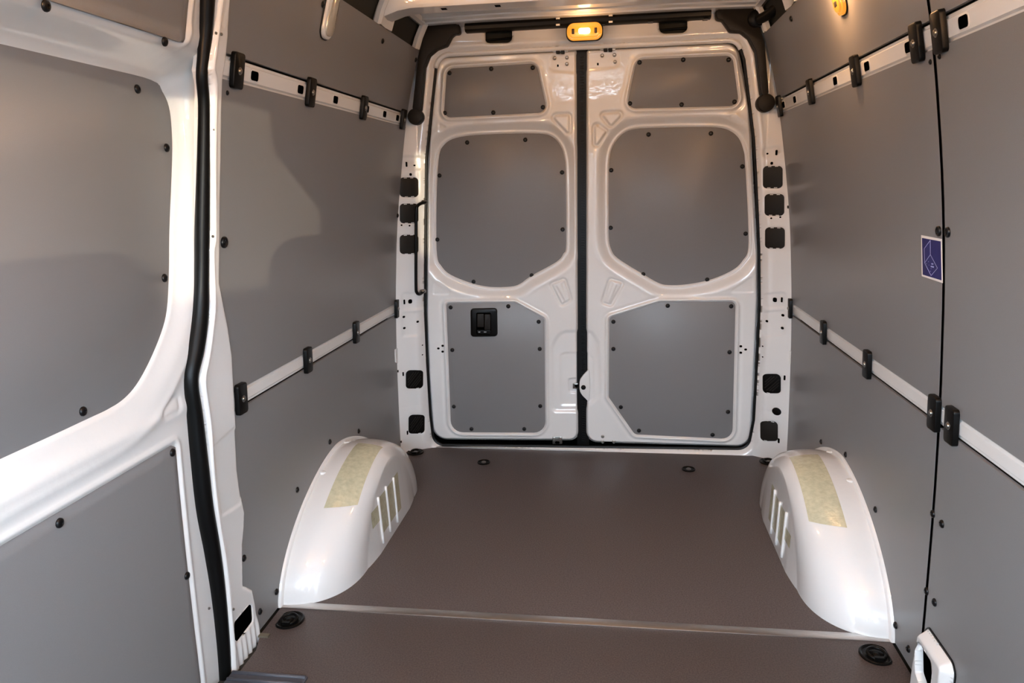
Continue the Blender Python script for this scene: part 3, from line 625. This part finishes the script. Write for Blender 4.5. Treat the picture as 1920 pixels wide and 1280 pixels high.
def seat(x, y, label):
    e = empty('cab_seat', (x, y, -.2))
    bk = rpoly([(x-.26, .25, .05), (x+.26, .25, .05), (x+.24, .90, .12), (x+.17, 1.04, .08), (x-.17, 1.04, .08), (x-.24, .90, .12)])
    MB().prism(bk, m_door(y), -.07, .07, .04).obj('backrest', 'seat_cloth', e)
    MB().prism(rpoly([(x-.14, 1.00), (x+.14, 1.00), (x+.13, 1.21), (x-.13, 1.21)], .09), m_door(y), -.05, .05, .03).obj('headrest', 'seat_cloth', e)
    MB().prism(rpoly([(x-.26, y-.52), (x+.26, y-.52), (x+.26, y+.03), (x-.26, y+.03)], .06), m_floor(.28), -.16, 0, .04).obj('seat_cushion', 'seat_cloth', e)
    MB().box((x-.22, y-.45, -.2), (x+.22, y-.05, .13)).obj('seat_base', 'black_plastic', e)
    tag(e, label, 'seat', 'cab seats behind the camera')
seat(-.62, -3.87, 'dark cloth cab seat nearest the sliding door side, behind the camera'); seat(-.10, -3.87, 'dark cloth middle cab seat behind the camera'); seat(.48, -3.87, 'dark cloth cab seat on the far side, behind the camera')

# ================================================================== THINGS
# ---- white rails with clips
_c = MB().prism(rpoly([(-.025, -.043), (.025, -.043), (.025, .043), (-.025, .043)], .009, 4), lambda u, v, h: np.stack([u+0*h, v+0*h, h+0*u+.0008*0], -1), 0, .013, .003)
CLIP = _c.mesh('auto'); CLIP.materials.append(MATS['black_plastic'])
CLIP_SCREW = MB().lathe([(.0095, 0), (.0095, .0012), (.0065, .0014), (.006, .004), (.0035, .005), (.001, .0045)], 14).mesh('auto'); CLIP_SCREW.materials.append(MATS['steel'])
SLOT = MB().prism(rpoly([(-.020, -.012), (.020, -.012), (.020, .012), (-.020, .012)], .007, 4), lambda u, v, h: np.stack([u+0*h, v+0*h, h+0*u], -1), 0, .0012).mesh('auto'); SLOT.materials.append(MATS['hole_black'])
_s = MB().prism(rpoly([(-.024, -.016), (.024, -.016), (.024, .016), (-.024, .016)], .010, 4), lambda u, v, h: np.stack([u+0*h, v+0*h, h+0*u], -1), 0, .0010, .0006)
SLOT_RIM = _s.mesh('auto'); SLOT_RIM.materials.append(MATS['white_plain'])
def rail(s, zr, y0, y1, label, clips, slots, grp):
    zc = (zr[0]+zr[1])/2; e = empty('lashing_rail', (s*float(prof(zc)), (y0+y1)/2, zc)); tag(e, label, 'rail', grp)
    mp = m_wall(s); zz_ = [zr[0], zr[0]+.006, zr[0]+.010, zr[1]-.010, zr[1]-.006, zr[1]]; hh_ = [-.006, -.006, -.0015, -.0015, -.006, -.006]
    v = []; f = []
    for z, h in zip(zz_, hh_): v += [tuple(mp(y, z, h)) for y in (y0, y1)]
    for i in range(5): f.append((2*i, 2*i+1, 2*i+3, 2*i+2))
    v += [(a+s*.01, b, c) for a, b, c in v]; f += [tuple(12+i for i in reversed(q)) for q in f]
    MB().add(v, f).obj('rail_body', 'white_plain', e)
    n = wall_n(zc, s)
    for px, py in clips:
        P = on_wall(px, py, s); P = np.array([s*float(prof(zc)), P[1], zc])+np.array(n)*.0005
        c = put('clip', CLIP, place(P, n), e); put('clip_screw', CLIP_SCREW, place(P+np.array(n)*.0128, n), c)
    for px, py in slots:
        P = on_wall(px, py, s); P = np.array([s*float(prof(zc)), P[1], zc])-np.array(n)*.0012
        r = put('slot_rim', SLOT_RIM, place(P, n), e); put('slot', SLOT, place(P+np.array(n)*.0006, n), r)
G = 'white lashing rails along the side walls'
rail(-1, RAIL_U, -1.69, -.09, 'upper white rail with dark slots on the left wall', [(440, 137), (579, 177), (679, 205), (753, 228)], [(477, 150), (563, 174), (629, 191), (688, 208), (721, 217), (745, 224)], G)
rail(-1, RAIL_L, -1.69, -.09, 'lower plain white rail on the left wall above the wheel arch', [(448, 742), (574, 671), (665, 621), (742, 577)], [], G)
rail(1, RAIL_U, -3.1, -.09, 'upper white rail with dark slots on the right wall', [(1464, 198), (1523, 171), (1608, 133), (1724, 79), (1767, 57)], [(1469, 196), (1490, 187), (1566, 152), (1625, 123), (1703, 90), (1806, 42)], G)
rail(1, RAIL_L, -3.1, -.09, 'lower plain white rail on the right wall under the blue sticker', [(1484, 574), (1547, 622), (1630, 681), (1757, 768), (1790, 792)], [], G)

# ---- wheel arches
def arch_pt(s, a, b):
    """a: along the arch 0 front floor .. 1 rear floor; b: 0 wall .. .8 rounded top edge .. 1 side foot"""
    a = np.asarray(a, float); b = np.asarray(b, float)
    k0 = np.clip(b/.7, 0, 1); k = 1-(1-k0)**2; t = np.clip((b-.7)/.3, 0, 1)
    q = .905-.205*k; side_w = np.clip(np.abs(np.sin(math.pi*(1-a)))*1.4, 0, 1)**1.5; q = np.where(t > 0, .700-.012*t*side_w, q)
    ang = math.pi*(1-a); cx, sx = np.cos(ang), np.sin(ang); n = 1.66
    ux = np.sign(cx)*np.abs(cx)**(2/n); uz = np.abs(sx)**(2/n)
    yin = .25*(1-(1-np.minimum(k, 1)**2.3)**(1/2.3)); ay = .545-yin; bz = .322-.010*k-.030*np.clip((k-.80)/.20, 0, 1)**2.2
    z = bz*uz*(1-t); y = -.93+ux*ay
    bulge = .012*np.sin(math.pi*np.clip(k, 0, 1))*uz
    return np.stack([s*q, y, z+bulge*(1-t)], -1)
def arch_grid(s, a0, a1, b0, b1, na, nb, off=0.0):
    A, B = np.meshgrid(np.linspace(a0, a1, na), np.linspace(b0, b1, nb), indexing='ij'); P = arch_pt(s, A, B)
    if off:
        e = 1e-3; ta = arch_pt(s, np.clip(A+e, .001, .999), B)-arch_pt(s, np.clip(A-e, .001, .999), B); tb = arch_pt(s, A, np.clip(B+e, 0, 1))-arch_pt(s, A, np.clip(B-e, 0, 1))
        N = np.cross(ta, tb); N /= np.linalg.norm(N, axis=-1, keepdims=True)+1e-12
        c = np.array([s*.9, -.93, 0.0]); sg = np.sign(np.sum(N*(P-c), -1, keepdims=True)); P = P+N*sg*off
    F = [(i*nb+j, i*nb+j+1, (i+1)*nb+j+1, (i+1)*nb+j) for i in range(na-1) for j in range(nb-1)]
    return P.reshape(-1, 3), F
def arch_a(s, y, b, lo=.02, hi=.98):
    A = np.linspace(lo, hi, 400); P = arch_pt(s, A, np.full(400, b)); return A[np.argmin(np.abs(P[:, 1]-y))]
def wheel_arch(s, label, ribs):
    e = empty('wheel_arch', (s*.80, -.93, 0)); tag(e, label, 'wheel arch', 'white wheel arches')
    v, f = arch_grid(s, 0, 1, 0, 1, 91, 51); MB().add(v, f).obj('arch_shell', 'white_paint', e, True)
    t = np.linspace(.0, 1, 60); fl_ = arch_pt(s, t, np.zeros(60)); c = np.array([0, -.93, 0]); v = []; f = []   # flange on the wall
    for k, (dx, sc_) in enumerate([(.0, 1.045), (-.010, 1.045), (-.013, 1.03), (-.013, 1.008), (-.018, .985)]):
        Q = fl_.copy(); Q[:, 1] = -.93+(Q[:, 1]+.93)*(1+(sc_-1)*.6); Q[:, 2] *= sc_; Q[:, 0] = s*(.905+dx); v += [tuple(p_) for p_ in Q]
    for k in range(4):
        for i in range(59): f.append((k*60+i, k*60+i+1, (k+1)*60+i+1, (k+1)*60+i))
    MB().add(v, f).obj('flange', 'white_paint', e, True)
    a0, a1 = arch_a(s, -1.235, .3), arch_a(s, -.90, .3)
    P0, F0 = arch_grid(s, a0, a1, .150, .43, 14, 10, .002); MB().add(P0, F0).obj('foil_pad', 'foil_pad', e, True)
    for py in ((-.871, -1.107) if s < 0 else (-.828, -1.067)):
        b_ = .035; P = arch_pt(s, np.array(arch_a(s, py, b_)), np.array(b_)); put('round_plug', MB().lathe([(.011, -.004), (.011, .002), (.008, .004), (.003, .005)], 14).mesh('auto'), place(P, (0, 0, 1), (0, 1, 0)), e, 'white_plain')
    ysr = []
    for k, (p0, p1) in enumerate(ribs):
        A_ = onX(*p0, s*.69); B_ = onX(*p1, s*.68); y = (A_[1]+B_[1])/2; ysr.append((y, min(A_[2], .27), max(B_[2], .02)))
    ysr.sort()
    def side(y, z, off):
        a = arch_a(s, y, .75); top = arch_pt(s, np.array(a), np.array(.7))[2]; t_ = min(max(1-z/top, 0.0), 1.0)
        return np.array([s*(.700-.012*t_-off), y, z])
    for y, z1, z0 in ysr[1:]:
        MB().tube([side(y, z, .001) for z in np.linspace(z0, min(z1, .21), 10)], .0055, 8).obj('rib', 'white_paint', e, True)
    for (ya, za1, za0), (yb, zb1, zb0) in zip(ysr[:-1], ysr[1:]):
        ya_, yb_ = max(ya+.008, -1.165), yb-.008; vv = []
        z1 = min(za1, zb1, .21)-.006; z0 = max(za0, zb0)+.03
        for z in np.linspace(z0, z1, 5): vv += [side(ya_, z, .0015), side(yb_, z, .0015)]
        MB().add(vv, [(2*i, 2*i+1, 2*i+3, 2*i+2) for i in range(4)]).obj('foil_pad', 'foil_pad', e, True)
    y, z1, z0 = ysr[-1]; vv = []
    for z in np.linspace(z0+.03, min(z1, .20), 5): vv += [side(y+.008, z, .0015), side(y+.06, z, .0015)]
    MB().add(vv, [(2*i, 2*i+1, 2*i+3, 2*i+2) for i in range(4)]).obj('foil_pad', 'foil_pad', e, True)
    return e
wheel_arch(-1, 'white wheel arch with yellowish foil pads against the left wall', [((693, 969), (698, 1023)), ((716, 927), (719.6, 1023)), ((729, 907), (733, 1001)), ((742, 892), (747, 982))])
wheel_arch(1, 'white wheel arch with yellowish foil pads against the right wall', [((1478, 998), (1475, 1052)), ((1469, 955), (1463, 1053)), ((1458, 935), (1453, 1028)), ((1449, 914), (1443, 1008))])

# ---- lashing eyes in the floor
def tie_down(px, py, r, label, flat=0, grp='lashing eyes in the floor', dome=False):
    P = onZ(px, py); e = empty('tie_down_eye', (P[0], P[1], 0)); tag(e, label, 'lashing eye', grp)
    def D(rad):
        pts = []
        for k in range(28):
            t = 2*math.pi*k/28; x, y = rad*math.cos(t), rad*1.05*math.sin(t)
            if flat: x = max(x, -.72*rad) if flat < 0 else min(x, .72*rad)
            pts.append((P[0]+x, P[1]+y))
        return pts
    b = MB(); o = np.array(D(r)); n = len(o)
    rings = [(1.0, .0), (1.0, .004), (.93, .0055), (.86, .0045), (.80, .0012), (.30, .0010)]
    v = []; f = []
    for sc_, z in rings: v += [(P[0]+(q[0]-P[0])*sc_, P[1]+(q[1]-P[1])*sc_, z) for q in o]
    for k in range(len(rings)-1):
        for i in range(n): j = (i+1) % n; f.append((k*n+i, k*n+j, (k+1)*n+j, (k+1)*n+i))
    f.append(tuple(range((len(rings)-1)*n, len(rings)*n))); b.add(v, f).obj('cup', 'black_plastic', e)
    if r > .035:
        MB().tube([(P[0]+.52*r*math.cos(t), P[1]+.50*r*math.sin(t), .006+.003*math.sin(t)) for t in np.linspace(0, 2*math.pi, 25)], .0045, 8, cap=False).obj('ring', 'black_plastic', e, True)
        MB().box((P[0]-.012, P[1]-.62*r, .001), (P[0]+.012, P[1]-.40*r, .010)).obj('ring_bracket', 'black_plastic', e)
    put('centre_bolt', MB().lathe([(.011, 0), (.011, .003), (.007, .006), (.003, .007)], 12).mesh('auto'), place((P[0], P[1], .001), (0, 0, 1), (0, 1, 0)), e, 'steel' if r < .035 or dome else 'black_plastic')
    return e
tie_down(543, 1163, .044, 'black D-shaped lashing eye in the floor in front of the left wheel arch', -1)
tie_down(1643, 1228, .044, 'black D-shaped lashing eye in the floor in front of the right wheel arch', 1)
tie_down(779, 848, .041, 'black lashing eye in the left rear corner of the floor', 0, dome=True)
tie_down(1441, 866, .041, 'black lashing eye in the right rear corner of the floor', 0, dome=True)
tie_down(907, 867, .030, 'small round black floor fitting left of centre near the rear sill', 0)
tie_down(1291, 880, .030, 'small round black floor fitting right of centre near the rear sill', 0)

# ---- step trim at the sliding door
e = empty('step_trim', (-.77, -1.87, 0)); tag(e, 'grey ridged plastic step trim on the floor by the sliding door', 'step trim')
y1 = onZ(500, 1264)[1]; x1 = onZ(578, 1270)[0]
MB().prism(rpoly([(-.885, y1-.22), (x1, y1-.22), (x1, y1), (-.885, y1)], .006), m_floor(), .0, .006, .002).obj('plate', 'step_grey', e)
for k in range(7): MB().tube([(-.882, y1-.010-k*.028, .0065), (x1-.004, y1-.010-k*.028, .0065)], .0055, 8).obj('ridge', 'step_grey', e, True)

# ---- sticker
e = empty('sticker', on_wall(1748, 485, 1)); tag(e, 'small blue sticker with white border and white line drawing on the right wall', 'sticker')
Z2 = lambda x, y: (1710+x/10.667, 420+y/10.667); mw = m_wall(1)
def st(pts, h0, h1, m, nm): return MB().prism(wall_uv([Z2(*q) for q in pts], 1), mw, h0, h1).obj(nm, m, e)
st([(188, 220), (600, 300), (618, 1180), (200, 1040)], 0, .0006, 'sticker_white', 'white_backing')
st([(208, 275), (580, 345), (598, 1125), (222, 1010)], .0006, .0010, 'sticker_blue', 'blue_field')
def stline(a, b, w=7):
    a = np.array(a, float); b = np.array(b, float); n = np.array([-(b-a)[1], (b-a)[0]]); n = n/np.linalg.norm(n)*w/2
    st([a-n, b-n, b+n, a+n], .0010, .0013, 'sticker_line', 'line')
for a, b in [((375, 325), (255, 490)), ((255, 490), (264, 775)), ((264, 775), (378, 610)), ((378, 610), (375, 325)), ((264, 775), (392, 1030)), ((392, 1030), (520, 880)), ((520, 880), (378, 610))]: stline(a, b)
for x0, x1, y, w in ((398, 412, 792, 26), (416, 436, 797, 26), (386, 402, 845, 26), (406, 424, 850, 28), (428, 448, 856, 28)): stline((x0, y), (x1, y+3), w)
for x, y in ((350, 818), (392, 890), (380, 940), (300, 790), (340, 750)): stline((x-5, y), (x+5, y+2), 10)

# ---- black corner covers, cable duct
mc = m_door(-.055)
def cover(pts, knob, r, label, extra=None):
    c = onY(*knob, -.062); e = empty('corner_cover', (c[0], -.06, c[2])); tag(e, label, 'trim cover', 'black corner covers beside the rear door header')
    poly = np.array(door_uv(pts, -.085)); MB().prism(rpoly([tuple(q) for q in poly], .014, 4), mc, -.01, .03, .0015).obj('cover_shell', 'dark_plastic', e)
    rim = inset(poly, -.0035); MB().prism(rpoly([tuple(q) for q in rim], .014, 4), mc, -.012, .018, .002).obj('rim', 'black_rubber', e)
    k = door_uv([knob], -.085)[0]
    MB().prism(circle(k, r*PX+.003, 24), mc, -.02, .020, .002).obj('rim', 'black_rubber', e)
    MB().prism(circle(k, r*PX, 24), mc, -.02, .032, .004).obj('end_cap', 'dark_plastic', e)
    return e
cover([(785, 56), (792, 48), (859, 44.5), (861, 62), (851, 62), (845, 67), (836, 84), (817, 91), (803, 103), (794, 125), (787, 208), (772.5, 208), (781, 131), (787, 92), (782, 86)], (777, 218), 13, 'black corner cover with round end beside the left wall')
cr_ = cover([(1343, 17), (1420, 12.5), (1430, 20), (1424, 52), (1433, 76), (1442, 178), (1428, 178), (1418.5, 96), (1405, 70), (1390, 58.5), (1370, 57.5), (1361.7, 45), (1355, 36), (1345, 35)], (1437, 192), 14, 'black corner cover with round end beside the right wall')
k = onY(1420, 33, -.12); MB().lathe([(.034, 0), (.034, .03), (.026, .036), (.01, .038)], 20, place((k[0], k[1]+.03, k[2]), (0, -1, 0))).obj('hose_socket', 'black_rubber', cr_)
hp_ = [onY(1424, 36, -.15), onY(1436, 30, -.18), onY(1452, 18, -.22), onY(1466, 4, -.26), onY(1476, -14, -.30)]
MB().tube(catmull([tuple(q) for q in hp_], 5, False), .020, 12).obj('hose', 'black_rubber', cr_, True)
a = onY(871, 50.8, -.085); b = onY(1334, 23.7, -.085)
dd = MB(); v = []; f = []; prf = [(-.030, -.018), (-.074, -.018), (-.086, -.010), (-.088, .004), (-.078, .017), (-.030, .021)]
for t in np.linspace(0, 1, 13):
    p_ = a+(b-a)*t
    for y, dz in prf: v.append((p_[0], y, p_[2]+dz))
for i in range(12):
    for q_ in range(5): f.append((i*6+q_, i*6+q_+1, (i+1)*6+q_+1, (i+1)*6+q_))
e = empty('cable_duct', ((a+b)/2)); tag(e, 'long black cable duct above the rear door header', 'cable duct')
dd.add(v, f).obj('duct_body', 'black_plastic', e)
for px in (1046, 1145):
    for dy, w in ((-6, 6), (6, 6)):
        t = (px-857)/(1346-857); c = onY(px, 51-27.5*t+dy, -.089); MB().box((c[0]-.008, c[1]-.002, c[2]-.003), (c[0]+.008, c[1]+.008, c[2]+.003)).obj('duct_clip', 'white_plain', e)
for px, py in ((838, 58), (972, 52), (1058, 47), (1130, 44), (1220, 39), (1323, 34)):
    c = onY(px, py, -.06); MB().box((c[0]-.010, -.075, c[2]-.006), (c[0]+.010, -.03, c[2]+.006)).obj('duct_foot', 'black_plastic', e)

# ---- grab handle on the left rear pillar
gp = [onY(797, 379, -.045), onY(790, 381, -.075), onY(783, 386, -.098), onY(780.5, 398, -.104), onY(780, 470, -.106), onY(780, 535, -.104), onY(781.5, 548, -.098), onY(787, 551, -.075), onY(794, 546, -.045)]
e = empty('grab_handle', gp[4]); tag(e, 'slim black vertical grab handle on the left rear pillar', 'handle')
MB().tube(catmull([tuple(q) for q in gp], 6, False), .0075, 12).obj('bar', 'black_plastic', e, True)
for q in (gp[0], gp[-1]): MB().tube([q+np.array([-.008, -.012, 0]), q+np.array([.002, .012, 0])], .010, 12).obj('mount', 'steel', e, True)

# ---- lamps
def lamp(name, P, n, up, w, h, label, lit, energy, glow):
    e = empty(name, P); tag(e, label, 'lamp', 'interior lamps')
    M = place(P, n, up); loc = lambda u, v, hh_: np.stack([M[0][0]*u+M[0][1]*v+M[0][2]*hh_+P[0], M[1][0]*u+M[1][1]*v+M[1][2]*hh_+P[1], M[2][0]*u+M[2][1]*v+M[2][2]*hh_+P[2]], -1)
    rr_ = lambda a, b, r: rpoly([(-a, -b), (a, -b), (a, b), (-a, b)], r, 6)
    MB().prism(rr_(w/2+.004, h/2+.004, h*.42), loc, -.002, .004, .002).obj('gasket', 'black_rubber', e)
    if name == 'header_lamp': MB().prism(rr_(w/2-.012, h/2-.018, h*.2)-np.array([0, .014]), loc, -.046, -.002).obj('housing', 'white_plain', e)
    MB().prism(rr_(w/2, h/2, h*.42), loc, .002, .014, .006).obj('rim', 'lens_amber' if lit else 'white_plain', e)
    MB().prism(rr_(w/2-.010, h/2-.009, h*.3), loc, .010, .020, .005).obj('lens', 'lens_amber' if lit else 'lens_clear', e)
    if lit:
        MB().prism(rr_(w*.17, h*.17, h*.14), loc, .018, .0225, .002).obj('bulb', 'lens_hot', e)
        for u in (-.32, .32): MB().prism(rr_(w*.04, h*.16, h*.04) + np.array([u*w, 0]), loc, .018, .021, .001).obj('reflector_end', 'dark_plastic', e)
    col_ = (1.0, .53, .23); pos = tuple(np.array(P)+np.array(Vector(n))*(.06 if lit else .024))
    if lit: l = light('POINT', name+'_light', pos, energy, col_, shadow_soft_size=.03)
    else:
        l = light('AREA', name+'_light', pos, energy*.5, col_, shape='DISK', size=.05); l.rotation_euler = Vector(n).to_track_quat('-Z', 'Y').to_euler(); l.parent = e; l.matrix_parent_inverse = world_of(e).inverted()
    return e
P = onY(1096, 59.5, -.092); lamp('header_lamp', P, (0, -1, 0), (0, 0, 1), .148, .070, 'lit amber lamp in the header above the rear doors', True, 0.6, 1)
for s, px, py, lb, lit in ((-1, 617, 12, 'pale oval lamp at the top of the left wall', False), (1, 1571, -38, 'lit amber lamp at the top edge of the right wall', True)):
    P = on_wall(px, py, s); n = wall_n(P[2], s); P = P+np.array(n)*.001
    lamp('wall_lamp', P, n, (0, 1, 0), .19, .075, lb, lit, 5.0, 0)
for s in (-1, 1):                                             # the second pair of wall lamps, further forward
    P = np.array([s*(float(prof(1.74))+(.021 if s < 0 else 0)), -2.75, 1.74]); n = wall_n(1.74, s); P = P+np.array(n)*.001
    lamp('wall_lamp', P, n, (0, 1, 0), .19, .075, 'lit amber lamp high on the %s, beside the camera' % ('sliding door' if s < 0 else 'right wall front boards'), True, 16.0, 0)
